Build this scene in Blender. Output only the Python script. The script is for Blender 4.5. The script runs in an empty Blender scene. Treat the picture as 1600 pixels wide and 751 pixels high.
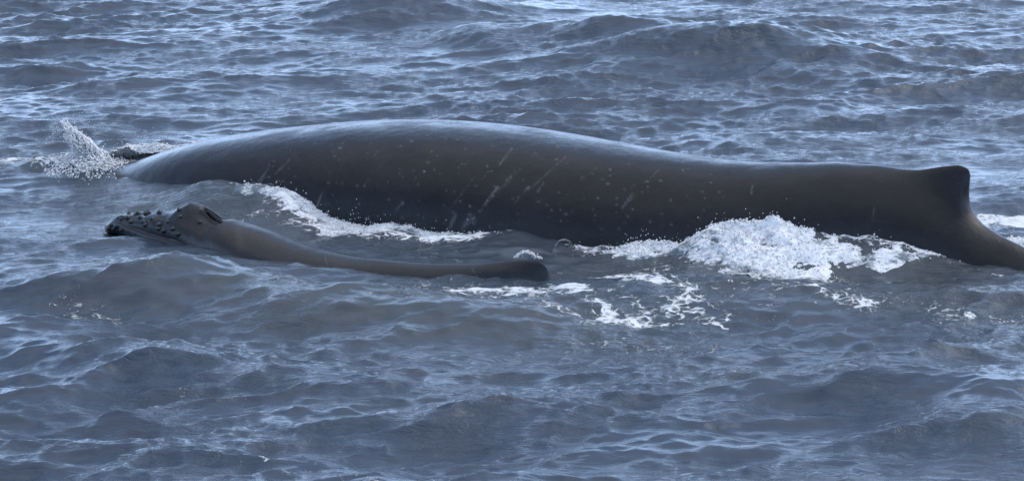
import bpy, math
import numpy as np
from mathutils import Vector

# ---------------------------------------------------------------- camera, world, sun, exposure
SC = bpy.context.scene
COL = SC.collection
CAM_H, PITCH, FPX = 6.4, math.radians(12.0), 4500.0      # metres above the sea, down tilt, focal length in photo pixels
cam_d = bpy.data.cameras.new("camera")
cam_d.sensor_width = 36.0
cam_d.lens = 36.0 * FPX / 1600.0
cam_d.clip_start = 0.5
cam_d.clip_end = 20000.0
cam = bpy.data.objects.new("camera", cam_d)
cam.location = (0, 0, CAM_H)
cam.rotation_euler = (math.pi / 2 - PITCH, 0, 0)
COL.objects.link(cam)
SC.camera = cam

SUN_EL, SUN_AZ = math.radians(45), math.radians(75)      # azimuth measured from +Y towards +X
W = bpy.data.worlds.new("World")
SC.world = W
W.use_nodes = True
nt = W.node_tree
bg = nt.nodes["Background"]
sky = nt.nodes.new("ShaderNodeTexSky")
sky.sky_type = 'NISHITA'
sky.sun_disc = False
sky.sun_elevation = SUN_EL
sky.sun_rotation = SUN_AZ
sky.air_density = 1.0
sky.dust_density = 2.0
sky.ozone_density = 1.0
# thin broken overcast in front of the blue
tcw = nt.nodes.new("ShaderNodeTexCoord")
cn = nt.nodes.new("ShaderNodeTexNoise"); cn.inputs["Scale"].default_value = 2.6; cn.inputs["Detail"].default_value = 5
nt.links.new(tcw.outputs["Generated"], cn.inputs["Vector"])
sx = nt.nodes.new("ShaderNodeSeparateXYZ"); nt.links.new(tcw.outputs["Generated"], sx.inputs[0])
wz = nt.nodes.new("ShaderNodeMath"); wz.operation = 'MULTIPLY_ADD'      # ragged cloud base: height + noise
nt.links.new(cn.outputs["Fac"], wz.inputs[0]); wz.inputs[1].default_value = .45; nt.links.new(sx.outputs["Z"], wz.inputs[2])
def sky_band(lo, hi, v0, v1, src):
    n = nt.nodes.new("ShaderNodeMapRange"); n.interpolation_type = 'SMOOTHSTEP'
    for k, v in (("From Min", lo), ("From Max", hi), ("To Min", v0), ("To Max", v1)): n.inputs[k].default_value = v
    nt.links.new(src, n.inputs["Value"]); return n.outputs[0]
def sky_mix(fac, a_, b_):
    n = nt.nodes.new("ShaderNodeMix"); n.data_type = 'RGBA'
    nt.links.new(fac, n.inputs[0])
    for i, v in ((6, a_), (7, b_)):
        if isinstance(v, tuple): n.inputs[i].default_value = v
        else: nt.links.new(v, n.inputs[i])
    return n
# pale haze low down, open blue above it, grey cloud overhead
low = sky_mix(sky_band(.02, .50, .80, .10, sx.outputs["Z"]), sky.outputs[0], (7.0, 9.9, 15.4, 1))
cm = sky_mix(sky_band(.80, 1.05, 0.0, .85, wz.outputs[0]), low.outputs[2], (6.3, 6.7, 7.7, 1))
nt.links.new(cm.outputs[2], bg.inputs[0])
bg.inputs[1].default_value = 0.12
sd = bpy.data.lights.new("sun", 'SUN')
sd.energy = 0.55
sd.angle = math.radians(50)
sd.color = (1.0, 0.99, 0.975)
sun = bpy.data.objects.new("sun", sd)
dirv = Vector((math.sin(SUN_AZ) * math.cos(SUN_EL), math.cos(SUN_AZ) * math.cos(SUN_EL), math.sin(SUN_EL)))
sun.rotation_euler = dirv.to_track_quat('Z', 'Y').to_euler()
COL.objects.link(sun)
SC.view_settings.view_transform = 'Standard'
SC.view_settings.look = 'None'
SC.view_settings.exposure = 0.8
SC.view_settings.gamma = 1.0

rng = np.random.default_rng(11)
sp, cp = math.sin(PITCH), math.cos(PITCH)

# ---------------------------------------------------------------- picture <-> place
def ray(px, py):
    u = (np.asarray(px, float) - 800) / FPX
    v = (375.5 - np.asarray(py, float)) / FPX
    return u, cp + v * sp, -sp + v * cp

def at(px, py, Y):
    a, b, c = ray(px, py)
    t = Y / b
    return a * t, b * t, CAM_H + c * t

def onz(px, py, z=0.0):
    a, b, c = ray(px, py)
    t = (z - CAM_H) / c
    return a * t, b * t

def proj(x, y, z):
    f = y * cp - (z - CAM_H) * sp
    up = y * sp + (z - CAM_H) * cp
    return 800 + FPX * x / f, 375.5 - FPX * up / f

def knots(s, ks, smooth=True):
    k = np.array(ks, float)
    x, y = k[:, 0], k[:, 1]
    if not smooth:
        return np.interp(s, x, y)
    h = np.diff(x); d = np.diff(y) / h                     # monotone cubic
    m = np.zeros_like(y)
    m[0], m[-1] = d[0], d[-1]
    for i in range(1, len(x) - 1):
        if d[i - 1] * d[i] > 0:
            w1, w2 = 2 * h[i] + h[i - 1], h[i] + 2 * h[i - 1]
            m[i] = (w1 + w2) / (w1 / d[i - 1] + w2 / d[i])
    s = np.clip(s, x[0], x[-1])
    i = np.clip(np.searchsorted(x, s) - 1, 0, len(h) - 1)
    t = (s - x[i]) / h[i]
    return ((1 + 2 * t) * (1 - t) ** 2 * y[i] + t * (1 - t) ** 2 * h[i] * m[i]
            + t * t * (3 - 2 * t) * y[i + 1] + t * t * (t - 1) * h[i] * m[i + 1])

def smooth(a, b, x):
    t = np.clip((x - a) / (b - a), 0, 1)
    return t * t * (3 - 2 * t)

# ---------------------------------------------------------------- tiling fields
def samp(tile, L, x, y):
    n = tile.shape[0]
    u = (np.asarray(x) / L * n) % n
    v = (np.asarray(y) / L * n) % n
    i = np.floor(u).astype(int); j = np.floor(v).astype(int)
    a = u - i; b = v - j
    i %= n; j %= n
    i1 = (i + 1) % n; j1 = (j + 1) % n
    return (tile[i, j] * (1 - a) * (1 - b) + tile[i1, j] * a * (1 - b)
            + tile[i, j1] * (1 - a) * b + tile[i1, j1] * a * b)

def fbm_tile(n, L, slope, lmin, lmax, seed):
    r = np.random.default_rng(seed)
    k = np.fft.fftfreq(n, L / n) * 2 * np.pi
    kx, ky = np.meshgrid(k, k, indexing='ij')
    kk = np.hypot(kx, ky); kk[0, 0] = 1
    A = kk ** (-slope / 2) * (kk > 2 * np.pi / lmax) * (kk < 2 * np.pi / lmin)
    f = np.fft.ifft2(np.fft.fft2(r.standard_normal((n, n))) * A).real
    return f / f.std()

SEA_N, SEA_L = 2048, 46.0
def sea_tiles():
    r = np.random.default_rng(5)
    k = np.fft.fftfreq(SEA_N, SEA_L / SEA_N) * 2 * np.pi
    kx, ky = np.meshgrid(k, k, indexing='ij')
    kk = np.hypot(kx, ky); kk[0, 0] = 1e-6
    wd = np.array([0.30, -0.954])                           # travelling towards the camera
    c = (kx * wd[0] + ky * wd[1]) / kk
    peak = 2 * np.pi / 4.0
    S = kk ** -4.0 * np.exp(-0.9 * (peak / kk) ** 2)
    short = smooth(4, 16, kk)
    D = (c * c) ** 2.5 * (1 - short) + (0.12 + 0.88 * c ** 4) * short
    S = S * D * np.exp(-(kk * 0.012) ** 2)
    S *= 1.0 + 0.5 * smooth(6, 18, kk)
    S[0, 0] = 0
    F = np.fft.fft2(r.standard_normal((SEA_N, SEA_N))) * np.sqrt(S)
    z = np.fft.ifft2(F).real
    g = 1 / z.std()
    dx = np.fft.ifft2(1j * kx / kk * F).real * g
    dy = np.fft.ifft2(1j * ky / kk * F).real * g
    return z * g, dx, dy
TZ, TX, TY = sea_tiles()
NF = fbm_tile(1024, 8.0, 3.0, 0.016, 2.0, 1)                # rough
NM = fbm_tile(1024, 16.0, 4.0, 0.05, 4.0, 2)                # smoother
NL = fbm_tile(512, 64.0, 4.5, 0.5, 16.0, 3)

SEA_RMS = 0.050

# ---------------------------------------------------------------- whale axes
class Axis:
    def __init__(s, px0, Y0, px1, Y1, bow=0.0):
        def w(px, Y): return (px - 800) / FPX * (Y * cp + CAM_H * sp)
        s.A = np.array([w(px0, Y0), Y0]); s.B = np.array([w(px1, Y1), Y1])
        s.L = np.linalg.norm(s.B - s.A)
        s.t = (s.B - s.A) / s.L
        s.n = np.array([s.t[1], -s.t[0]])                   # to the camera side
        if s.n[1] > 0: s.n = -s.n
        s.bow = bow
    def off(s, q): return s.bow * np.sin(np.pi * np.clip(q / s.L, 0, 1))
    def world(s, q, a):
        a = a + s.off(q)
        return s.A[0] + q * s.t[0] + a * s.n[0], s.A[1] + q * s.t[1] + a * s.n[1]
    def local(s, x, y):
        dx, dy = x - s.A[0], y - s.A[1]
        q = dx * s.t[0] + dy * s.t[1]
        return q, dx * s.n[0] + dy * s.n[1] - s.off(q)
    def q_of_px(s, px, z=0.0):
        px = np.asarray(px, float)
        q = (px - 800) * 0 + s.L / 2
        for _ in range(30):
            x, y = s.world(q, 0.0)
            p, _ = proj(x, y, z)
            q = q + (px - p) / 150.0 * 1.05
        return q

AD = Axis(130, 34.15, 1600, 29.0)
CA = Axis(165, 30.75, 860, 28.15, 0.22)

def kq(axis, ks, z=0.0):                                    # (pixel, value) -> (distance along the animal, value)
    return [(float(axis.q_of_px(p, z)), v) for p, v in ks]

ad_w = kq(AD, [(128, .02), (150, .30), (200, .52), (260, .80), (340, 1.02), (450, 1.22), (600, 1.34), (760, 1.36), (900, 1.28),
               (1050, 1.10), (1200, .88), (1320, .70), (1420, .55), (1520, .40), (1620, .31), (1760, .26), (1900, .22)])
ad_h = kq(AD, [(128, .02), (150, .20), (200, .42), (260, .66), (340, .90), (450, 1.10), (600, 1.22), (760, 1.24), (900, 1.18),
               (1050, 1.06), (1200, .92), (1320, .80), (1420, .68), (1520, .55), (1620, .42), (1760, .34), (1900, .25)])
ca_w = kq(CA, [(171, .015), (176, .08), (188, .145), (210, .19), (250, .235), (300, .27), (350, .33), (400, .39), (450, .40), (520, .36),
               (600, .29), (700, .20), (800, .12), (860, .085), (960, .06)])
ca_h = kq(CA, [(171, .01), (176, .04), (188, .07), (210, .10), (250, .15), (300, .22), (350, .30), (400, .36), (450, .37), (520, .34),
               (600, .30), (700, .24), (800, .19), (860, .16), (960, .10)])

def q_near(ax, kw, px, side=1):                             # distance along the animal whose flank at the waterline shows at this pixel
    q = float(ax.q_of_px(px))
    for _ in range(40):
        x, y = ax.world(q, side * .95 * float(knots(q, kw)))
        q = q + (px - float(proj(x, y, 0.0)[0])) / 150.0
    return q

def kn(ax, kw, ks):
    return [(q_near(ax, kw, p), v) for p, v in ks]

# sea level wanted along the near flank of each animal (pixel along it, metres)
ad_lvl = kn(AD, ad_w, [(60, .02), (180, .07), (260, .15), (330, .26), (400, .27), (450, .19), (520, .05), (600, -.02), (700, -.05), (760, -.02), (820, .07),
                 (870, .08), (930, .00), (1000, .06), (1100, .14), (1180, .18), (1240, .21), (1290, .24), (1350, .24), (1400, .20), (1450, .14), (1500, .07), (1560, .02), (1620, -.01), (1800, 0)])
ca_lvl = kn(CA, ca_w, [(60, .0), (170, .02), (250, .02), (320, -.015), (400, -.02), (480, .0), (560, .025), (640, .03), (720, .01), (800, -.01), (860, .0), (960, 0)])

# hand placed swells: (pixel, pixel, level, half length, front width, back width, height, angle)
swell = [
    (1130, 62, .30, 2.8, 1.1, 2.2, .46, -4), (960, 40, .3, 1.4, .6, 1.4, .28, 0), (1270, 100, .2, 1.5, .6, 1.0, .15, -22),
    (610, 0, .3, 1.6, .9, 1.5, .42, -2), (745, 50, .2, .8, .5, .9, .24, -14),
    (150, 442, .10, 1.5, .50, .9, .22, 2), (330, 452, .10, 1.5, .60, .7, .17, -14), (560, 480, .06, 1.6, .7, .6, .13, -4),
    (700, 505, .05, 1.2, .5, .5, .09, 0), (600, 470, .0, 1.0, .3, .3, .06, 3),
    (830, 372, .12, .62, .30, .34, .08, 8), (1000, 395, .0, .9, .30, .35, .08, 0),
    (1180, 470, .05, 1.1, .5, .5, .10, 0), (1540, 640, .1, 1.6, .7, .9, .17, -34), (1330, 618, .05, 1.2, .5, .6, .12, 10),
    (330, 585, .05, 1.5, .5, .6, .13, -12), (120, 560, .05, 1.5, .5, .7, .12, -18), (640, 610, .0, 1.1, .4, .5, .08, -6),
    (1150, 215, .05, 1.0, .4, .6, .10, 0), (270, 285, .10, .8, .35, .5, .09, -4), (1260, 185, .0, .9, .4, .6, .10, 0),
    (100, 640, .0, 1.0, .3, .5, .08, -8), (1000, 560, 0, 1.2, .4, .5, .08, 6), (820, 680, 0, 1.3, .4, .5, .09, -3),
]
swell_w = []
for px, py, lv, L, wf, wb, h, ang in swell:
    x, y = onz(px, py, lv)
    swell_w.append((float(x), float(y), L, wf, wb, h, math.radians(ang) * 2.2))

def sea(x, y):
    """rest position -> displaced position of the sea surface"""
    x = np.asarray(x, float); y = np.asarray(y, float)
    far = np.exp(-(np.maximum(0, np.hypot(x, y - 35) - 45) / 40.0) ** 2)
    w = np.ones_like(x)
    tgt = np.zeros_like(x)
    for ax, kw, kl, fall in ((AD, ad_w, ad_lvl, .65), (CA, ca_w, ca_lvl, .22)):
        q, a = ax.local(x, y)
        hw = knots(np.clip(q, 0, kw[-1][0]), kw)
        d = np.maximum(0, np.abs(a) - hw * .9)
        e = np.maximum(0, np.maximum(-q - .1, q - ax.L - 1.0))
        g = np.exp(-(d / fall) ** 2 - (e / .8) ** 2)
        sgn = smooth(-.5, .3, a) if ax is AD else 1.0
        lv = knots(q, kl) * sgn + .022 * samp(NM, 16., x * 1.3, y * .9) + .007 * samp(NF, 8., x, y * .7) * (1.0 if ax is AD else .8)
        tgt = tgt * (1 - g) + lv * g
        w = w * (1 - (.34 if ax is AD else .30) * g)
    amp = SEA_RMS * (1.0 + .25 * samp(NL, 64., x + 9, y + 3)) * far
    amp = np.clip(amp, .0, .12)
    z = samp(TZ, SEA_L, x, y) * amp
    dx = samp(TX, SEA_L, x, y) * amp * 1.0
    dy = samp(TY, SEA_L, x, y) * amp * 1.0
    ms = np.zeros_like(x)
    for sx, sy, L, wf, wb, h, an in swell_w:
        c, s_ = math.cos(an), math.sin(an)
        wob = .22 * samp(NM, 16., x + sx, y) 
        u = (x - sx) * c + (y - sy) * s_
        v = -(x - sx) * s_ + (y - sy) * c + wob * .6
        ms += h * np.exp(-(u / L) ** 2) * np.where(v < 0, np.exp(-(v / wf) ** 2), np.exp(-(v / wb) ** 2))
    fade = 1 - .8 * np.clip((1 - w) / .34, 0, 1)
    return x + dx * w, y + dy * w, z * w + tgt + ms * fade

def lvl(x, y): return sea(x, y)[2]

# ---------------------------------------------------------------- helpers
def mesh_obj(name, verts, faces, mat, parent=None, origin=(0, 0, 0), smooth_=True, attrs=None):
    verts = np.asarray(verts, np.float32) - np.asarray(origin, np.float32)
    faces = np.asarray(faces, np.int32)
    me = bpy.data.meshes.new(name)
    n, m = len(verts), len(faces)
    k = faces.shape[1]
    me.vertices.add(n); me.vertices.foreach_set("co", verts.ravel())
    me.loops.add(m * k); me.loops.foreach_set("vertex_index", faces.ravel())
    me.polygons.add(m)
    me.polygons.foreach_set("loop_start", np.arange(0, m * k, k, dtype=np.int32))
    if smooth_:
        me.polygons.foreach_set("use_smooth", np.ones(m, bool))
    me.update(calc_edges=True)
    for an, av in (attrs or {}).items():
        a = me.attributes.new(an, 'FLOAT', 'POINT')
        a.data.foreach_set("value", np.asarray(av, np.float32).ravel())
    me.materials.append(mat)
    o = bpy.data.objects.new(name, me)
    COL.objects.link(o)
    if parent is not None:
        o.parent = parent
    else:
        o.location = origin
    return o

def grid_faces(nu, nv, wrap=False):
    i = np.arange(nu - 1)[:, None]
    j = np.arange(nv if wrap else nv - 1)[None, :]
    a = i * nv + j; b = i * nv + (j + 1) % nv
    c = (i + 1) * nv + (j + 1) % nv; d = (i + 1) * nv + j
    return np.stack([a, b, c, d], -1).reshape(-1, 4)

def empty(name, loc, label, cat, group=None):
    o = bpy.data.objects.new(name, None)
    o.location = loc; o.empty_display_size = .3
    COL.objects.link(o)
    o['label'] = label; o['category'] = cat
    if group: o['group'] = group
    return o

def tag(o, label, cat, kind=None, group=None):
    o['label'] = label; o['category'] = cat
    if kind: o['kind'] = kind
    if group: o['group'] = group

def ico(sub):
    import bmesh
    bm = bmesh.new(); bmesh.ops.create_icosphere(bm, subdivisions=sub, radius=1)
    v = np.array([p.co[:] for p in bm.verts]); f = np.array([[q.index for q in p.verts] for p in bm.faces])
    bm.free(); return v, f
ICO1, ICO2 = ico(1), ico(2)

def blobs(cent, rad, base, stretch=None, seed=0):
    """many small lumps of water or foam -> verts, faces"""
    r = np.random.default_rng(seed)
    V, F = base
    n = len(cent)
    sc = rad[:, None, None] * (1 + .35 * r.uniform(-1, 1, (n, 1, 3)))
    v = V[None] * sc * (1 + .18 * r.uniform(-1, 1, (n, len(V), 1)))
    if stretch is not None:                                 # (n,3) extra stretch along a direction
        ln = np.linalg.norm(stretch, axis=1, keepdims=True) + 1e-9
        d = stretch / ln
        v = v + (v @ d[:, :, None]) * d[:, None, :] * ln[:, None]
    v = v + cent[:, None]
    f = F[None] + (np.arange(n) * len(V))[:, None, None]
    return v.reshape(-1, 3), f.reshape(-1, 3)

# ---------------------------------------------------------------- materials
def new_mat(name):
    m = bpy.data.materials.new(name); m.use_nodes = True
    t = m.node_tree
    return m, t, t.nodes["Principled BSDF"]

def N(t, typ, **kw):
    n = t.nodes.new(typ)
    for k, v in kw.items():
        if k in n.inputs.keys() if not hasattr(n, k) else False: n.inputs[k].default_value = v
        elif hasattr(n, k): setattr(n, k, v)
        else: n.inputs[k].default_value = v
    return n

def noise_node(t, vec, scale, detail=4, rough=.55, dist=0.0):
    n = t.nodes.new("ShaderNodeTexNoise")
    n.inputs["Scale"].default_value = scale
    n.inputs["Detail"].default_value = detail
    n.inputs["Roughness"].default_value = rough
    n.inputs["Distortion"].default_value = dist
    t.links.new(vec, n.inputs["Vector"])
    return n.outputs["Fac"]

def mapping(t, vec, scale=(1, 1, 1), rot=(0, 0, 0)):
    n = t.nodes.new("ShaderNodeMapping")
    n.inputs["Scale"].default_value = scale
    n.inputs["Rotation"].default_value = rot
    t.links.new(vec, n.inputs["Vector"])
    return n.outputs[0]

def math_(t, op, a, b=None, clamp=False):
    n = t.nodes.new("ShaderNodeMath"); n.operation = op; n.use_clamp = clamp
    for i, v in enumerate((a, b)):
        if v is None: continue
        if isinstance(v, (int, float)): n.inputs[i].default_value = v
        else: t.links.new(v, n.inputs[i])
    return n.outputs[0]

def ramp(t, f, a, b, va=0.0, vb=1.0):
    n = t.nodes.new("ShaderNodeMapRange"); n.interpolation_type = 'SMOOTHSTEP'
    n.inputs["From Min"].default_value = a; n.inputs["From Max"].default_value = b
    n.inputs["To Min"].default_value = va; n.inputs["To Max"].default_value = vb
    t.links.new(f, n.inputs["Value"])
    return n.outputs[0]

def mixc(t, f, a, b):
    n = t.nodes.new("ShaderNodeMix"); n.data_type = 'RGBA'
    if isinstance(f, (int, float)): n.inputs[0].default_value = f
    else: t.links.new(f, n.inputs[0])
    for i, v in ((6, a), (7, b)):
        if isinstance(v, tuple): n.inputs[i].default_value = (*v, 1)
        else: t.links.new(v, n.inputs[i])
    return n.outputs[2]

def attr(t, name):
    n = t.nodes.new("ShaderNodeAttribute"); n.attribute_name = name
    return n.outputs["Fac"]

def bump(t, h, strength, dist, normal=None):
    n = t.nodes.new("ShaderNodeBump")
    n.inputs["Strength"].default_value = strength
    n.inputs["Distance"].default_value = dist
    t.links.new(h, n.inputs["Height"])
    if normal is not None: t.links.new(normal, n.inputs["Normal"])
    return n.outputs[0]

def geom_pos(t):
    return t.nodes.new("ShaderNodeNewGeometry").outputs["Position"]

def sea_material():
    m, t, b = new_mat("sea_water")
    P = geom_pos(t)
    foam = attr(t, "foam"); aer = attr(t, "aeration")
    # ripples finer than the mesh
    p1 = mapping(t, P, (.50, 1.15, 1), (0, 0, math.radians(9)))
    r1 = noise_node(t, p1, 6.0, 5, .66, .7)
    r2 = noise_node(t, mapping(t, P, (.6, 1.1, 1), (0, 0, math.radians(-22))), 21.0, 3, .6, .4)
    calm = ramp(t, noise_node(t, P, .55, 2, .5), .38, .62, .25, 1.45)      # cat's paws: rough and smooth areas
    hgt = math_(t, 'ADD', math_(t, 'MULTIPLY', r1, .033), math_(t, 'MULTIPLY', r2, .006))
    hgt = math_(t, 'MULTIPLY', hgt, calm)
    # foam pattern: lace of bubbles, torn patches and loose flecks
    vo = t.nodes.new("ShaderNodeTexVoronoi"); vo.feature = 'DISTANCE_TO_EDGE'
    vo.inputs["Scale"].default_value = 7.5
    wr = t.nodes.new("ShaderNodeTexNoise"); wr.inputs["Scale"].default_value = 5.0; wr.inputs["Detail"].default_value = 3
    t.links.new(P, wr.inputs["Vector"])
    vm = t.nodes.new("ShaderNodeVectorMath"); vm.operation = 'MULTIPLY_ADD'
    t.links.new(wr.outputs["Color"], vm.inputs[0]); vm.inputs[1].default_value = (.35, .35, 0); t.links.new(P, vm.inputs[2])
    t.links.new(vm.outputs[0], vo.inputs["Vector"])
    lace = ramp(t, vo.outputs["Distance"], .0, .16, 1.0, 0.0)
    fn = noise_node(t, mapping(t, P, (.7, 1, 1)), 6.5, 6, .68, 1.3)
    pat = math_(t, 'ADD', math_(t, 'MULTIPLY', lace, .14), math_(t, 'MULTIPLY', fn, 1.15))
    thr = math_(t, 'SUBTRACT', 1.04, math_(t, 'MULTIPLY', foam, .70))
    ff = math_(t, 'SUBTRACT', pat, thr)
    fmask = ramp(t, ff, -.05, .12)
    # loose flecks: one dot of foam per cell, in a share of the cells that grows with the foam field
    vf = t.nodes.new("ShaderNodeTexVoronoi"); vf.inputs["Scale"].default_value = 7.0
    t.links.new(mapping(t, vm.outputs[0], (.8, 1, .001)), vf.inputs["Vector"])
    sc_ = t.nodes.new("ShaderNodeSeparateColor"); t.links.new(vf.outputs["Color"], sc_.inputs[0])
    on = math_(t, 'LESS_THAN', sc_.outputs[0], math_(t, 'MULTIPLY', math_(t, 'SUBTRACT', foam, .22), 1.3))
    size = math_(t, 'MULTIPLY', sc_.outputs[1], .24)
    dot = math_(t, 'MULTIPLY', on, ramp(t, math_(t, 'SUBTRACT', vf.outputs["Distance"], size), -.05, .02, 1.0, 0.0))
    fmask = math_(t, 'MAXIMUM', fmask, math_(t, 'MULTIPLY', dot, .9))
    deep = mixc(t, aer, (.028, .044, .067), (.044, .054, .060))
    mott = noise_node(t, P, 1.3, 3, .6)
    deep = mixc(t, math_(t, 'MULTIPLY', ramp(t, mott, .4, .65), .5), deep, (.042, .051, .068))
    col = mixc(t, fmask, deep, (.70, .72, .74))
    t.links.new(col, b.inputs["Base Color"])
    t.links.new(ramp(t, fmask, 0, 1, .07, .60), b.inputs["Roughness"])
    b.inputs["IOR"].default_value = 1.333
    hf = math_(t, 'MULTIPLY', math_(t, 'MULTIPLY', fmask, fn), .06)
    hh = math_(t, 'ADD', hgt, hf)
    t.links.new(bump(t, hh, 1.0, 1.0), b.inputs["Normal"])
    return m

def skin_material(name, lo, hi, rough, wet=.4):
    m, t, b = new_mat(name)
    tc = t.nodes.new("ShaderNodeTexCoord").outputs["Object"]
    n1 = noise_node(t, tc, 1.6, 4, .6)
    n2 = noise_node(t, mapping(t, tc, (1, 1, 1.8)), 30, 3, .6)
    f = math_(t, 'ADD', math_(t, 'MULTIPLY', n1, .7), math_(t, 'MULTIPLY', n2, .3))
    col = mixc(t, ramp(t, f, .35, .68), lo, hi)
    sc = attr(t, "scar")
    brk = ramp(t, noise_node(t, tc, 40, 3, .7), .30, .55)
    col = mixc(t, math_(t, 'MULTIPLY', sc, brk, True), col, (.36, .36, .37))
    brown = attr(t, "brown")
    col = mixc(t, brown, col, (.10, .070, .058))
    t.links.new(col, b.inputs["Base Color"])
    wetf = attr(t, "wet")
    film = ramp(t, noise_node(t, mapping(t, tc, (.8, 1, 2.2)), 3.2, 4, .6), .35, .7, -.13, .12)
    rr = math_(t, 'ADD', film, rough)
    t.links.new(math_(t, 'SUBTRACT', rr, math_(t, 'MULTIPLY', wetf, rough * .65)), b.inputs["Roughness"])
    t.links.new(math_(t, 'ADD', math_(t, 'MULTIPLY', wetf, .45), wet, True), b.inputs["Coat Weight"])
    b.inputs["IOR"].default_value = 1.34
    # fine wrinkles running obliquely over the blubber, pores
    wv = noise_node(t, mapping(t, tc, (38, 38, 75), (0, math.radians(28), 0)), 1.0, 4, .6, 1.2)
    wd = noise_node(t, tc, 90, 2, .6)
    big = noise_node(t, tc, 4.0, 3, .5)
    h = math_(t, 'ADD', math_(t, 'MULTIPLY', wv, .006), math_(t, 'MULTIPLY', wd, .0020))
    h = math_(t, 'ADD', h, math_(t, 'MULTIPLY', big, .03))
    t.links.new(bump(t, h, .45, 1.0), b.inputs["Normal"])
    b.inputs["Coat Roughness"].default_value = .22
    return m

def foam_material():
    m, t, b = new_mat("white_foam")
    P = geom_pos(t)
    d = attr(t, "froth")
    n = noise_node(t, mapping(t, P, (.55, 1, 1.2), (0, math.radians(20), 0)), 17, 6, .68, 1.6)
    f = math_(t, 'SUBTRACT', math_(t, 'ADD', math_(t, 'MULTIPLY', n, 1.3), d), 1.24)
    mk = ramp(t, f, -.22, .24)
    col = mixc(t, mk, (.10, .13, .15), (.76, .77, .78))
    t.links.new(col, b.inputs["Base Color"])
    t.links.new(ramp(t, mk, 0, 1, .12, .55), b.inputs["Roughness"])
    b.inputs["IOR"].default_value = 1.333
    t.links.new(bump(t, noise_node(t, P, 45, 4, .7), .7, .03), b.inputs["Normal"])
    b.inputs["Subsurface Weight"].default_value = 0.0
    return m

def drop_material():
    m, t, b = new_mat("spray_drops")
    b.inputs["Base Color"].default_value = (.86, .89, .92, 1)
    b.inputs["Roughness"].default_value = .12
    b.inputs["IOR"].default_value = 1.333
    b.inputs["Transmission Weight"].default_value = .35
    return m

def plain(name, col, rough, **kw):
    m, t, b = new_mat(name)
    tc = t.nodes.new("ShaderNodeTexCoord").outputs["Object"]
    n = noise_node(t, tc, 60, 3, .6)
    t.links.new(mixc(t, n, tuple(c * .8 for c in col), tuple(min(1, c * 1.2) for c in col)), b.inputs["Base Color"])
    b.inputs["Roughness"].default_value = rough
    for k, v in kw.items(): b.inputs[k].default_value = v
    return m

M_SEA = sea_material()
M_AD = skin_material("adult_skin", (.003, .0034, .005), (.008, .0085, .011), .25, .0)
M_CA = skin_material("calf_skin", (.0045, .0054, .0075), (.0125, .014, .0175), .27, .08)
M_FOAM = foam_material()
M_DROP = drop_material()
M_KNOB = plain("knob_skin", (.010, .010, .013), .36)

# ---------------------------------------------------------------- foam areas lying on the sea (strokes: pixel polyline, width m, strength)
strokes = [
    ([(360, 288), (430, 292), (480, 312), (540, 345), (600, 362), (680, 371), (745, 371)], .22, .95),
    ([(430, 330), (500, 350), (560, 362), (640, 368)], .30, .85),
    ([(345, 345), (420, 342), (520, 356)], .28, .55),
    ([(750, 372), (900, 360), (960, 372)], .10, .6),
    ([(930, 378), (1020, 372), (1120, 372), (1230, 385), (1330, 392), (1400, 402)], .38, .9),
    ([(1400, 395), (1470, 410), (1540, 420), (1600, 424)], .12, .55),
    ([(925, 432), (960, 430), (1000, 428), (1015, 436)], .26, .80),
    ([(745, 448), (790, 446), (830, 452)], .22, .70), ([(780, 470), (800, 456)], .22, .60),
    ([(865, 452), (900, 462), (925, 478), (960, 492)], .28, .80),
    ([(985, 440), (1010, 446), (1045, 450)], .24, .80),
    ([(860, 488), (920, 500), (990, 497), (1050, 488), (1090, 472), (1078, 460)], .24, .76),
    ([(1060, 476), (1110, 492)], .20, .62), ([(880, 415), (940, 420)], .16, .55),
    ([(1190, 450), (1280, 464), (1345, 478)], .26, .68),
    ([(1500, 488), (1600, 494)], .25, .55), ([(1420, 470), (1500, 500)], .5, .40),
    ([(560, 486), (640, 482), (720, 492)], .25, .42), ([(90, 480), (190, 500)], .35, .44), ([(430, 470), (500, 520)], .35, .40),
    ([(940, 520), (1100, 530), (1060, 545)], .55, .46), ([(720, 455), (900, 475), (1120, 480)], .95, .52), ([(1120, 460), (1400, 470)], .6, .44), ([(1020, 415), (1300, 428)], .45, .48),
    ([(380, 720), (520, 735), (640, 745)], .5, .34), ([(300, 610), (370, 625)], .3, .40),
    ([(-20, 250), (60, 244), (130, 250), (185, 262)], .75, .74), ([(70, 260), (180, 268)], .4, .80),
    ([(170, 240), (240, 234), (350, 220)], .6, .78),
    ([(1530, 338), (1600, 332), (1680, 330)], .35, .92), ([(1545, 352), (1620, 356)], .4, .55),
]
strokes_w = [([tuple(map(float, onz(px, py, .03))) for px, py in pl], w, s) for pl, w, s in strokes]
aer_strokes = [([(300, 330), (460, 360), (700, 400), (950, 400), (1200, 420), (1400, 430), (1600, 460)], 1.3, 1.0),
               ([(420, 480), (700, 510), (860, 500)], 1.1, .9), ([(1100, 590), (1190, 595)], .5, .6), ([(1150, 470), (1500, 480)], 1.0, .6),
               ([(560, 640), (700, 640)], .5, .25), ([(40, 250), (200, 262)], 1.0, .5), ([(200, 470), (450, 480)], .9, .55)]
aer_w = [([tuple(map(float, onz(px, py))) for px, py in pl], w, s) for pl, w, s in aer_strokes]

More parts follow.
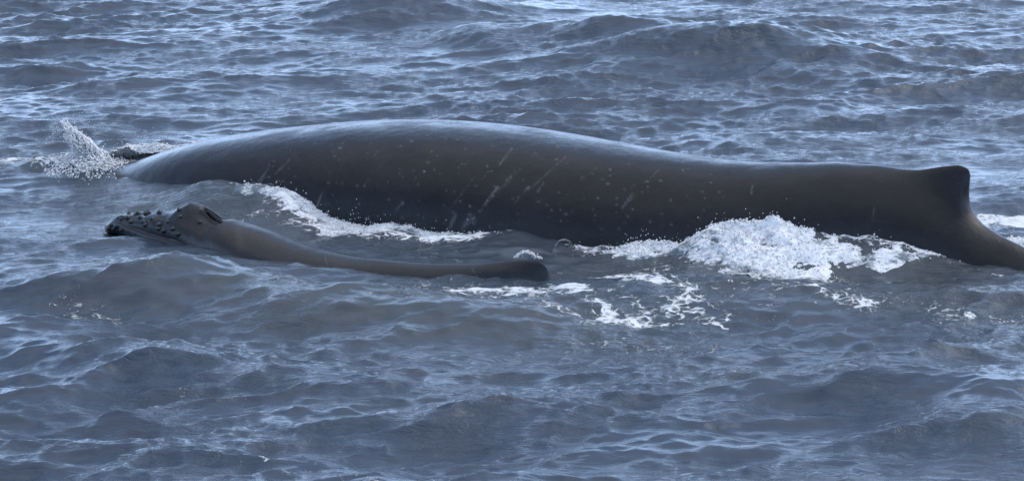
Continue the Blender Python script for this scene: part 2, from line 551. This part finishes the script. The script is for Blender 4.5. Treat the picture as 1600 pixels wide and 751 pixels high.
def stroke_field(x, y, st):
    out = np.zeros_like(x)
    for pl, w, s in st:
        best = np.full_like(x, 1e9)
        for (ax, ay), (bx, by) in zip(pl[:-1], pl[1:]):
            dx, dy = bx - ax, by - ay
            t = np.clip(((x - ax) * dx + (y - ay) * dy) / (dx * dx + dy * dy), 0, 1)
            best = np.minimum(best, np.hypot(x - ax - t * dx, (y - ay - t * dy)))
        out = np.maximum(out, s * np.exp(-(best / w) ** 2))
    return out

# ---------------------------------------------------------------- the sea
def axis_lines(lo, hi, step_lo, step_hi, far):
    c = [lo]
    while c[-1] < hi:
        f = (c[-1] - lo) / (hi - lo)
        c.append(c[-1] + step_lo + (step_hi - step_lo) * f)
    up, s = [c[-1]], step_hi
    while up[-1] < far: s *= 1.22; up.append(up[-1] + s)
    dn, s = [lo], step_lo
    while dn[-1] > -far: s *= 1.22; dn.append(dn[-1] - s)
    return np.array(dn[:0:-1] + c + up[1:])
gx = axis_lines(-10.5, 10.5, .028, .028, 5000.)
gy = axis_lines(18.5, 57.0, .030, .070, 5000.)
GX, GY = np.meshgrid(gx, gy, indexing='ij')
sx_, sy_, sz_ = sea(GX.ravel(), GY.ravel())
dense = (np.abs(GX.ravel()) < 11) & (GY.ravel() > 18) & (GY.ravel() < 58)
foam = np.zeros(GX.size); aerf = np.zeros(GX.size)
gxd, gyd = GX.ravel()[dense], GY.ravel()[dense]
foam[dense] = stroke_field(gxd, gyd, strokes_w) * (1 + .12 * samp(NM, 16., gxd, gyd))
aerf[dense] = stroke_field(gxd, gyd, aer_w) * (1 + .25 * samp(NM, 16., gxd * .5, gyd * .5 + 3))
sz_ = sz_ + np.clip(foam - .35, 0, 1) * .05 * (1 + .5 * samp(NF, 8., sx_, sy_) * dense)
o = mesh_obj("water", np.stack([sx_, sy_, sz_], -1), grid_faces(len(gx), len(gy)), M_SEA,
             attrs={"foam": foam, "aeration": np.clip(aerf, 0, 1)})
o['kind'] = 'structure'

# ---------------------------------------------------------------- whale bodies
def loft(axis, qs, top, hw, hh, expo, phis, sculpt=None):
    """rings of a superellipse hung from a top line; returns verts (nq,nphi,3), lateral coordinate"""
    Q = qs[:, None]; PH = phis[None, :]
    n = expo[:, None]
    s, c = np.sin(PH), np.cos(PH)
    a = hw[:, None] * np.sign(s) * np.abs(s) ** (2 / n)
    zr = np.sign(c) * np.abs(c) ** (2 / n)
    zr = np.where(c < 0, zr * 1.15, zr)
    z = top[:, None] - hh[:, None] + hh[:, None] * zr
    q = Q + 0 * PH
    if sculpt: q, a, z = sculpt(q, a, z, PH)
    x, y = axis.world(q, a)
    return np.stack([x, y, z], -1), q, a

def fit_top(axis, qs, sil, hw, hh, expo, phis):
    """top line whose silhouette follows the (pixel, pixel) profile"""
    x, y = axis.world(qs, 0 * qs)
    sk = np.array(sil, float)
    z = np.zeros_like(qs)
    for _ in range(8):
        v, _, _ = loft(axis, qs, z, hw, hh, expo, phis)
        px, py = proj(v[..., 0], v[..., 1], v[..., 2])
        want = knots(px[np.arange(len(qs)), py.argmin(1)], sil)
        z = z + (py.min(1) - want) / 150.0 * .95
    return z

def close_ends(V):
    return np.concatenate([V.reshape(-1, 3), V[0].mean(0)[None], V[-1].mean(0)[None]])

def cap_faces(nq, nph):
    j = np.arange(nph)
    c0, c1 = nq * nph, nq * nph + 1
    a = np.stack([np.full(nph, c0), (j + 1) % nph, j, j], -1)
    b = np.stack([np.full(nph, c1), (nq - 1) * nph + j, (nq - 1) * nph + (j + 1) % nph, (nq - 1) * nph + (j + 1) % nph], -1)
    return a[:, :3], b[:, :3]

def body_mesh(name, V, mat, parent, origin, attrs):
    nq, nph = V.shape[:2]
    f = grid_faces(nq, nph, True)
    tri = np.concatenate([f[:, [0, 1, 2]], f[:, [0, 2, 3]]])
    a, b = cap_faces(nq, nph)
    faces = np.concatenate([tri, a, b])
    at_ = {k: np.concatenate([v.ravel(), [0, 0]]) for k, v in attrs.items()}
    return mesh_obj(name, close_ends(V), faces, mat, parent, origin, True, at_)

def ring_angles(n, pinch=.35):
    u = np.linspace(-np.pi, np.pi, n, endpoint=False)
    return u - pinch * np.sin(u) * .9 + 0 * u               # more rings near the back ridge

# adult
AD_END = float(AD.q_of_px(1900))
qa = np.linspace(.02, AD_END, 850)
pa = ring_angles(360, .55)
wa, ha = knots(qa, ad_w), knots(qa, ad_h)
na = knots(qa, kq(AD, [(128, 2.0), (300, 2.3), (700, 2.35), (1000, 2.2), (1200, 1.95), (1400, 1.75), (1600, 1.7), (1900, 1.9)]))
sil_a = [(120, 275), (130, 268), (145, 261), (180, 256), (205, 254), (225, 249), (260, 238), (300, 225.5), (350, 213.5), (400, 206), (450, 199.5), (500, 194.5),
         (550, 190), (600, 187), (650, 186.5), (700, 187.5), (750, 190.5), (800, 195.5), (850, 202), (900, 210), (950, 219),
         (1000, 228), (1050, 237), (1100, 245), (1150, 251), (1200, 254), (1250, 254), (1300, 253), (1350, 257), (1400, 266),
         (1450, 286), (1500, 320), (1530, 346), (1560, 366), (1600, 386), (1680, 430), (1760, 470), (1900, 520)]
ta = fit_top(AD, qa, sil_a, wa, ha, na, pa)
fin_k = kq(AD, [(1330, 0), (1370, .015), (1400, .026), (1430, .085), (1450, .170), (1467, .260), (1482, .335), (1492, .352), (1498, .325), (1503, .255), (1509, .155), (1516, .075),
                (1525, .03), (1540, 0)], .8)
def adult_sculpt(q, a, z, PH):
    F = knots(q, [(0, 0)] + fin_k + [(99, 0)])
    up = np.clip(np.cos(PH), 0, 1)
    wf = .13
    k = np.exp(-(np.abs(a) / wf) ** 1.7) * (up > 0)
    e = F * k
    q = q + .65 * np.clip(e, 0, 1) ** 1.5
    # shallow muscle bands and wobble in the flank
    un = samp(NL, 64., q * 2.0, np.sin(PH) * 5) * .012 * np.clip(np.abs(np.sin(PH)), 0, 1)
    return q, a * (1 + un * .3) , z + e
VA, QA, AA = loft(AD, qa, ta, wa, ha, na, pa, adult_sculpt)
ro = AD.world(AD.L * .45, 0.0)
adult = empty("humpback_whale", (float(ro[0]), float(ro[1]), 0), "huge dark adult humpback whale rolling at the surface with hooked fin", "whale")
PXA, PYA = proj(VA[..., 0], VA[..., 1], VA[..., 2])
near = np.sin(pa)[None, :] * (np.sign((AD.world(1., 1.)[1] - AD.world(1., 0.)[1])) * -1) > -.1
# scars in metres on the flank: (distance along, depth under the ridge) pairs, filled from SCARS below
scar = np.zeros(VA.shape[:2])
SCARS = [
    ((754, 323), (838, 238), .005, .30), ((800, 320), (905, 226), .0045, .30), ((972, 325), (1040, 254), .0045, .28), ((700, 330), (748, 268), .004, .22),
    ((860, 330), (930, 262), .004, .16), ((560, 300), (600, 252), .004, .15),  # (px,py) ends, half width m, strength
    ((754, 323), (778, 292), .008, .75), ((752, 282), (766, 264), .007, .55), ((808, 310), (826, 292), .008, .6), ((792, 282), (808, 262), .006, .4),
    ((730, 350), (741, 340), .012, .55), ((495, 322), (503, 302), .010, .7), ((972, 325), (988, 302), .007, .4), ((640, 352), (648, 352), .010, .5),
    ((633, 351), (648, 351), .008, .9), ((1174, 302), (1176, 290), .012, .5), ((1364, 345), (1366, 325), .010, .25), ((405, 285), (420, 262), .012, .35),
    ((430, 272), (452, 250), .012, .35), ((616, 330), (630, 316), .012, .4), ((700, 362), (712, 335), .02, .35), ((722, 358), (735, 335), .02, .35),
    ((780, 258), (800, 232), .010, .35), ((840, 300), (850, 285), .010, .3)]
for (p0, p1, w, s) in SCARS:
    dx, dy = p1[0] - p0[0], p1[1] - p0[1]
    t = np.clip(((PXA - p0[0]) * dx + (PYA - p0[1]) * dy) / (dx * dx + dy * dy), 0, 1)
    d = np.hypot(PXA - p0[0] - t * dx, PYA - p0[1] - t * dy) / 150.0
    wob = .004 * samp(NF, 8., PXA / 40, PYA / 40)
    scar = np.maximum(scar, .45 * s * np.exp(-((d + wob) / (w * .75)) ** 2) * near)
rs = np.random.default_rng(8)
for _ in range(260):                                        # nicks and barnacle marks
    qx, qy = rs.uniform(380, 1150), rs.uniform(215, 365)
    s = rs.uniform(.05, .35) * (1 if rs.random() > .10 else 2.0)
    d = np.hypot((PXA - qx) * rs.uniform(.6, 1), PYA - qy) / 150.0
    scar = np.maximum(scar, s * np.exp(-(d / rs.uniform(.004, .010)) ** 2) * near)
brown = smooth(1.15, .35, QA) * .1
body_mesh("body", VA, M_AD, adult, tuple(adult.location), {"scar": np.clip(scar, 0, 1), "brown": brown, "wet": smooth(3.2, .7, QA) })

# calf
CA_END = float(CA.q_of_px(980))
qc = np.linspace(float(ca_w[0][0]) + .002, CA_END, 620)
pc = ring_angles(260, .25)
wc, hc = knots(qc, ca_w), knots(qc, ca_h)
nc = knots(qc, kq(CA, [(171, 2.2), (240, 2.6), (300, 2.3), (400, 2.1), (600, 2.0), (860, 1.8), (980, 1.8)]))
sil_c = [(160, 362), (171, 350), (180, 341), (190, 335), (200, 331), (240, 330), (270, 331), (300, 333), (330, 340), (350, 345), (366, 344), (385, 348), (410, 356),
         (440, 367.5), (480, 382.5), (520, 392.5), (560, 400), (600, 404), (640, 408), (680, 411), (720, 412), (760, 411.5), (800, 413), (835, 420), (850, 432), (865, 448),
         (885, 462), (980, 510)]
tc_ = fit_top(CA, qc, sil_c, wc, hc, nc, pc)
q308, qb0, qb1 = (float(CA.q_of_px(v, .3)) for v in (306, 317, 353))
cfin = kq(CA, [(740, 0), (780, .02), (810, .05), (835, .085), (847, .095), (853, .075), (858, .03), (866, 0)], .1)
def calf_sculpt(q, a, z, PH):
    up = np.clip(np.cos(PH) * 3, 0, 1)
    # blowhole hump: long slope in front, steep behind
    dq = q - q308
    prof = np.where(dq < 0, np.exp(-(np.abs(dq) / .20) ** 1.9), np.exp(-(np.abs(dq) / .30) ** 2.3))
    hump = .135 * prof * np.exp(-(np.abs(a) / .15) ** 2.8)
    # central ridge on the rostrum
    rid = .012 * np.exp(-(a / .03) ** 2) * smooth(q308 - .9, q308 - .7, q) * smooth(q308, q308 - .1, q)
    # two nostril slits splaying backwards, lips proud around them
    tt = np.clip((q - qb0) / (qb1 - qb0), 0, 1)
    ins = smooth(qb0 - .01, qb0 + .03, q) * smooth(qb1 + .02, qb1 - .04, q)
    g = 0
    for sgn, wd, dp in ((1, .014, .10), (-1, .032, .11)):
        c0 = sgn * (.016 + .060 * tt) + .02
        g = g - dp * np.exp(-((a - c0) / wd) ** 2) * ins
        g = g + .020 * np.exp(-((np.abs(a - c0) - .035) / .012) ** 2) * ins
    e = knots(q, [(0, 0)] + cfin + [(99, 0)]) * np.exp(-(np.abs(a) / .05) ** 1.6)
    z = z + .009 * samp(NM, 16., q * 5, a * 5) * smooth(float(CA.q_of_px(400)), float(CA.q_of_px(260)), q) * smooth(.02, .2, q)
    z = z + up * (hump + rid + g + e)
    q = q + .35 * e * up
    return q, a, z
VC, QC, AC = loft(CA, qc, tc_, wc, hc, nc, pc, calf_sculpt)
rc = CA.world(CA.L * .4, 0.0)
calf = empty("humpback_calf", (float(rc[0]), float(rc[1]), 0), "small grey humpback calf with knobbly snout swimming beside the adult", "whale calf")
zero = np.zeros(VC.shape[:2])
dq_ = QC - float(CA.q_of_px(385))
pale = .15 * np.exp(-(dq_ / .5) ** 2)
PXC, PYC = proj(VC[..., 0], VC[..., 1], VC[..., 2])
scc = np.zeros_like(zero)
for (p0, p1, w, s) in [((737, 418), (745, 432), .005, .16), ((508, 402), (512, 415), .006, .12), ((372, 360), (376, 385), .05, .05), ((310, 340), (320, 346), .02, .08)]:
    dx, dy = p1[0] - p0[0], p1[1] - p0[1]
    t = np.clip(((PXC - p0[0]) * dx + (PYC - p0[1]) * dy) / (dx * dx + dy * dy), 0, 1)
    scc = np.maximum(scc, s * np.exp(-(np.hypot(PXC - p0[0] - t * dx, PYC - p0[1] - t * dy) / 150.0 / w) ** 2))
cb = body_mesh("body", VC, M_CA, calf, tuple(calf.location), {"scar": scc, "brown": pale, "wet": smooth(.20, .0, VC[..., 2] ) * .3})

# calf's lower jaw: a wider trough under the upper jaw
qj = np.linspace(float(CA.q_of_px(167)), float(CA.q_of_px(330)), 160)
wj = knots(qj, kq(CA, [(167, .03), (172, .10), (182, .165), (200, .205), (230, .245), (260, .27), (300, .30), (330, .30)]))
hj = knots(qj, kq(CA, [(167, .03), (175, .06), (200, .09), (260, .12), (330, .14)]))
lip = [(160, 352), (167, 349), (175, 345), (184, 345.5), (200, 352), (220, 359), (250, 368), (280, 376), (300, 383), (330, 392)]
pj = ring_angles(120, .1)
xj, yj = CA.world(qj, wj * .96)
pxj, _ = proj(xj, yj, 0)
zj = at(pxj, knots(pxj, lip), yj)[2] + .0
VJ, QJ, AJ = loft(CA, qj, zj + hj * .25, wj, hj, np.full_like(qj, 3.0), pj)
body_mesh("lower_jaw", VJ, M_CA, calf, tuple(calf.location), {"scar": np.zeros(VJ.shape[:2]), "wet": np.full(VJ.shape[:2], .4), "brown": .8 * np.exp(-((QJ - qj[0] - .08) / .07) ** 2)})

# knobs on the calf's snout
def surf_point(V, px, py):
    P, R = proj(V[..., 0], V[..., 1], V[..., 2])
    d = np.hypot(P - px, R - py)
    cand = d < d.min() + 2.0
    yy = np.where(cand, V[..., 1], 1e9)
    i = np.unravel_index(np.argmin(yy), yy.shape)
    return V[i]
KN = [(201, 329, 1.), (215, 328, 1.2), (231, 328, 1.0), (227, 332, 1.3), (249, 330, 1.2), (278, 326, 1.0), (190, 337, 1.0), (199, 338, 1.15), (218, 338, 1.25),
      (203, 345, 1.15), (223, 345, 1.25), (225, 351, 1.2), (247, 349, 1.25), (246, 356, 1.2), (255, 359, 1.3), (269, 356, 1.25), (277, 364, 1.3), (311, 345, 1.1),
      (281, 337, 1.0), (188, 341, .9), (236, 340, .8), (262, 345, .85), (211, 333, .8)]
KJ = [(180, 353, 1.3), (169, 358, 1.2), (172, 351, 1.0), (188, 360, 1.0), (176, 359, .9)]
kv, kf = ICO2
kme = None
for V, lst in ((VC, KN), (VJ, KJ)):
    for px, py, s in lst:
        p = surf_point(V, px, py)
        if kme is None:
            vv = kv * np.array([.025, .025, .023]) * (1 + .10 * rs.uniform(-1, 1, (len(kv), 1)))
            ob = mesh_obj("tubercle", vv, kf, M_KNOB, calf, (0, 0, 0)); kme = ob.data
        else:
            ob = bpy.data.objects.new("tubercle", kme); COL.objects.link(ob); ob.parent = calf
        ob.location = Vector([float(c) for c in p]) - calf.location + Vector((0, .004, .001))
        ob.scale = (s, s, s); ob.rotation_euler = (rs.uniform(-.4, .4), rs.uniform(-.4, .4), rs.uniform(0, 6))

# ---------------------------------------------------------------- white water
def foam_mound(name, label, cat, ax, kw, pts, width, seed, lump=.05, n_blob=4000, n_drop=300, side=1, dens=.75, tuck=.10, rb=(.004, .014)):
    """a bank of broken water lying along an animal's flank. pts: (pixel along, height above sea m, width factor, density)"""
    r = np.random.default_rng(seed)
    pk = [(q_near(ax, kw, p, side), h, wd, d) for p, h, wd, d in pts]
    q0, q1 = pk[0][0], pk[-1][0]
    nu = int((q1 - q0) / .011) + 2
    nv = int(width / .011) + 2
    u = np.linspace(q0, q1, nu); v = np.linspace(0, 1, nv)
    U, Vv = np.meshgrid(u, v, indexing='ij')
    hq = knots(U, [(a, b) for a, b, c, d in pk]); wq = width * knots(U, [(a, c) for a, b, c, d in pk]); dq = knots(U, [(a, d) for a, b, c, d in pk])
    hw = knots(U, kw)
    jag = .22 * samp(NM, 16., U * 3 + seed, 0 * U)
    a = side * (hw - tuck + Vv * wq * (1 + jag))
    x, y = ax.world(U, a)
    z0 = lvl(x, y)
    prof = np.clip(1 - Vv, 0, 1) ** .7 * (1 - .25 * np.exp(-(Vv / .12) ** 2))
    crest = 1 + .08 * samp(NM, 16., U * 2.0, U * .5 + seed) + .10 * samp(NF, 8., U, U * 0 + seed)
    z = z0 - .020 + hq * prof * np.clip(crest, .3, 2)
    env = np.clip(hq / .10, .15, 1) * np.clip(1.15 - Vv, 0, 1) ** .5
    n1, n2, n3 = samp(NM, 16., x * 2 + seed, y * 2), samp(NF, 8., x + 1, y + z), samp(NF, 8., x * 2.3, y * 2.3 + 4)
    bill = np.abs(n1) * 1.1 - .6
    z = z + lump * env * (bill * .8 + n2 * .35 + n3 * .12)
    y = y - lump * env * (n2 * .5 + bill * .5)
    x = x + lump * env * samp(NF, 8., x + 3, y + 7 + z) * .4
    den = dq * (1 - .60 * Vv ** 2) + (.08 * n1 + .16 * n2) + .08 * n3
    fz = grid_faces(nu, nv)
    P = np.stack([x, y, z], -1).reshape(-1, 3)
    root = None
    tri = np.concatenate([fz[:, [0, 1, 2]], fz[:, [0, 2, 3]]])
    D = den.ravel()
    # lumps over the surface
    pr = np.clip(D - .45, 0, 1) ** 1.5 * np.clip(hq.ravel() / .08, .2, 1); pr = pr / pr.sum()
    idx = r.choice(len(P), n_blob, p=pr)
    rad = rb[0] * (rb[1] / rb[0]) ** (r.random(n_blob) ** 1.8)
    cen = P[idx] + r.normal(0, .008, (n_blob, 3)) + np.array([0, 0, .3]) * rad[:, None]
    bv, bf = blobs(cen, rad, ICO1, None, seed)
    # thrown drops
    idx = r.choice(len(P), n_drop, p=pr)
    hgt = r.exponential(.05, n_drop) + .01
    cen2 = P[idx] + np.stack([r.normal(0, .05, n_drop), r.normal(-.03, .04, n_drop), hgt], -1)
    rad2 = r.uniform(.0025, .0065, n_drop)
    dv, df = blobs(cen2, rad2, ICO1, None, seed + 1)
    allv = np.concatenate([P, bv, dv]); allf = np.concatenate([tri, bf + len(P), df + len(P) + len(bv)])
    den_all = np.concatenate([D, np.repeat(r.uniform(.6, 1.3, n_blob), 12), np.full(len(dv), 1.2)])
    org = P.mean(0)
    o = mesh_obj(name, allv, allf, M_FOAM, None, tuple(map(float, org)), True, {"froth": den_all})
    tag(o, label, cat, 'stuff')
    return o

foam_mound("breaking_foam", "thick white foam breaking against the rear flank of the adult whale", "foam", AD, ad_w,
           [(900, .0, .3, .3), (930, .02, .45, .8), (965, .05, .8, 1.05), (1005, .09, 1.0, 1.05), (1035, .085, .9, 1.05), (1060, .07, 1.0, 1.05), (1100, .155, 1.1, 1.1),
            (1150, .165, 1.25, 1.1), (1195, .12, 1.4, 1.0), (1235, .085, 1.5, .95), (1290, .065, 1.6, .95), (1350, .05, 1.5, .88), (1400, .03, 1.1, .75), (1450, .01, .6, .45), (1500, 0, .4, .3)],
           .85, 3, .052, 4500, 240)
foam_mound("foam_line", "narrow curling line of white foam below the adult's middle, behind calf", "foam", AD, ad_w,
           [(345, .0, .4, .3), (375, .03, .5, .55), (420, .06, .5, .65), (440, .06, .5, .65), (480, .04, .6, .60), (520, .03, .9, .9), (560, .05, 1.1, 1.1), (620, .05, 1.0, 1.15), (680, .04, .7, 1.15),
            (735, .02, .4, 1.0), (780, .015, .3, .5), (810, 0, .2, .2)], .48, 7, .030, 5000, 160, rb=(.004, .011))
foam_mound("foam_wake", "white foam washing behind the adult whale's tail stock at right", "foam", AD, ad_w,
           [(1440, 0, .4, .2), (1500, .05, .8, .8), (1560, .11, 1.2, 1.0), (1620, .12, 1.3, 1.0), (1700, .06, 1.2, .9), (1800, 0, 1, .4)], .8, 13, .045, 3000, 80, side=-1)
foam_mound("head_foam", "low ragged foam trailing behind the adult whale's head", "foam", AD, ad_w,
           [(128, .03, 1.0, .8), (165, .13, 1.2, 1.2), (215, .16, 1.0, 1.1), (260, .13, .9, .95), (320, .12, .8, .95), (380, .07, .6, .8), (440, 0, .5, .3)], .7, 17, .05, 4500, 220, side=-1)

# splash thrown up by the adult's snout
def splash():
    r = np.random.default_rng(23)
    Y0 = 34.2
    px, py, rad, st = [], [], [], []
    for k in range(130):                                     # curved threads of water leaning left
        f = r.random()
        x0, y0 = 112 + 54 * f, 240 + 12 * f + r.normal(0, 2)
        x1, y1 = 97 + 30 * f ** 1.5 + r.normal(0, 4), 190 + 30 * f ** 1.3 + 24 * r.random() ** 2 - 7 * r.random()
        ln = r.uniform(.35, 1.0); s0 = r.uniform(0, 1 - ln) * .8
        m = int(30 * ln) + 6
        th = r.uniform(.004, .008) * (1 + .9 * f ** 3)
        for i in range(m):
            t = s0 + ln * i / m
            px.append(x0 + (x1 - x0) * t + r.normal(0, .7)); py.append(y0 + (y1 - y0) * (1 - (1 - t) ** 1.7) + r.normal(0, .7))
            rad.append(th * r.uniform(.5, 1.5)); st.append((-.5, 0, .9))
    for i in range(260):                                    # stray drops
        px.append(r.normal(106, 18)); py.append(r.normal(202, 14)); rad.append(r.uniform(.0025, .0065)); st.append((0, 0, 0))
    px, py = np.array(px), np.array(py)
    Y = Y0 + r.normal(0, .10, len(px))
    x, y, z = at(px, py, Y)
    S = np.array(st) * r.uniform(.2, 2.0, (len(px), 1))
    v1, f1 = blobs(np.stack([x, y, z], -1), np.array(rad), ICO1, S, 5)
    # frothy foot and the low arch of foam to the left
    m = 2600
    t = r.random(m)
    bx = np.where(r.random(m) < .65, r.normal(150, 24, m), 70 + 110 * t)
    Yb = Y0 + r.normal(-.15, .30, m)
    xb = (bx - 800) / FPX * (Yb * cp + CAM_H * sp)
    hz = np.abs(r.normal(0, .05, m)) * np.exp(-((bx - 140) / 40) ** 2) * 1.6 + np.abs(r.normal(0, .014, m))
    zb = lvl(xb, Yb) + hz
    v2, f2 = blobs(np.stack([xb, Yb, zb], -1), .004 * (3.5 ** r.random(m)), ICO1, None, 6)
    V = np.concatenate([v1, v2]); F = np.concatenate([f1, f2 + len(v1)])
    o = mesh_obj("splash", V, F, M_FOAM, None, tuple(map(float, V.mean(0))), True, {"froth": np.repeat(r.uniform(.70, 1.4, len(V) // 12), 12)})
    tag(o, "slanting jet of white spray thrown up at the adult whale's snout", "splash", 'stuff')
splash()

# water curling off the calf's small fin
r = np.random.default_rng(41)
n = 900
t = r.random(n)
px = 806 + 38 * t + r.normal(0, 2.0, n); py = 404 - 9 * np.sin(np.pi * np.clip(t * 1.2, 0, 1)) - np.abs(r.normal(0, 1.5, n))
Yc = 28.55 + r.normal(0, .05, n)
x, y, z = at(px, py, Yc)
v, f = blobs(np.stack([x, y, z], -1), r.uniform(.003, .010, n), ICO1, None, 9)
o = mesh_obj("splash", v, f, M_FOAM, None, tuple(map(float, v.mean(0))), True, {"froth": np.repeat(r.uniform(.5, 1.2, n), 12)})
tag(o, "small glassy curl of water behind the calf's low fin", "splash", 'stuff')

# one big bubble sitting on the wave against the adult's flank
def bubble():
    m, t, b = new_mat("bubble_film")
    b.inputs["Base Color"].default_value = (.85, .9, .95, 1)
    b.inputs["Roughness"].default_value = .03
    b.inputs["Transmission Weight"].default_value = 1.0
    b.inputs["IOR"].default_value = 1.15
    qb = q_near(AD, ad_w, 892)
    bx, by = AD.world(qb, float(knots(qb, ad_w)) + .10)
    bz = float(lvl(np.array([bx]), np.array([by]))[0])
    P = []
    for i in range(13):
        th = math.pi / 2 * i / 12
        for j in range(36):
            ph = 2 * math.pi * j / 36
            P.append((.105 * math.sin(th) * math.cos(ph), .09 * math.sin(th) * math.sin(ph), .085 * math.cos(th)))
    P = np.array(P) + (float(bx), float(by), bz - .005)
    o = mesh_obj("bubble", P, grid_faces(13, 36, True), m, None, (float(bx), float(by), bz))
    tag(o, "big clear bubble on the wave against the adult whale's belly", "bubble")
bubble()
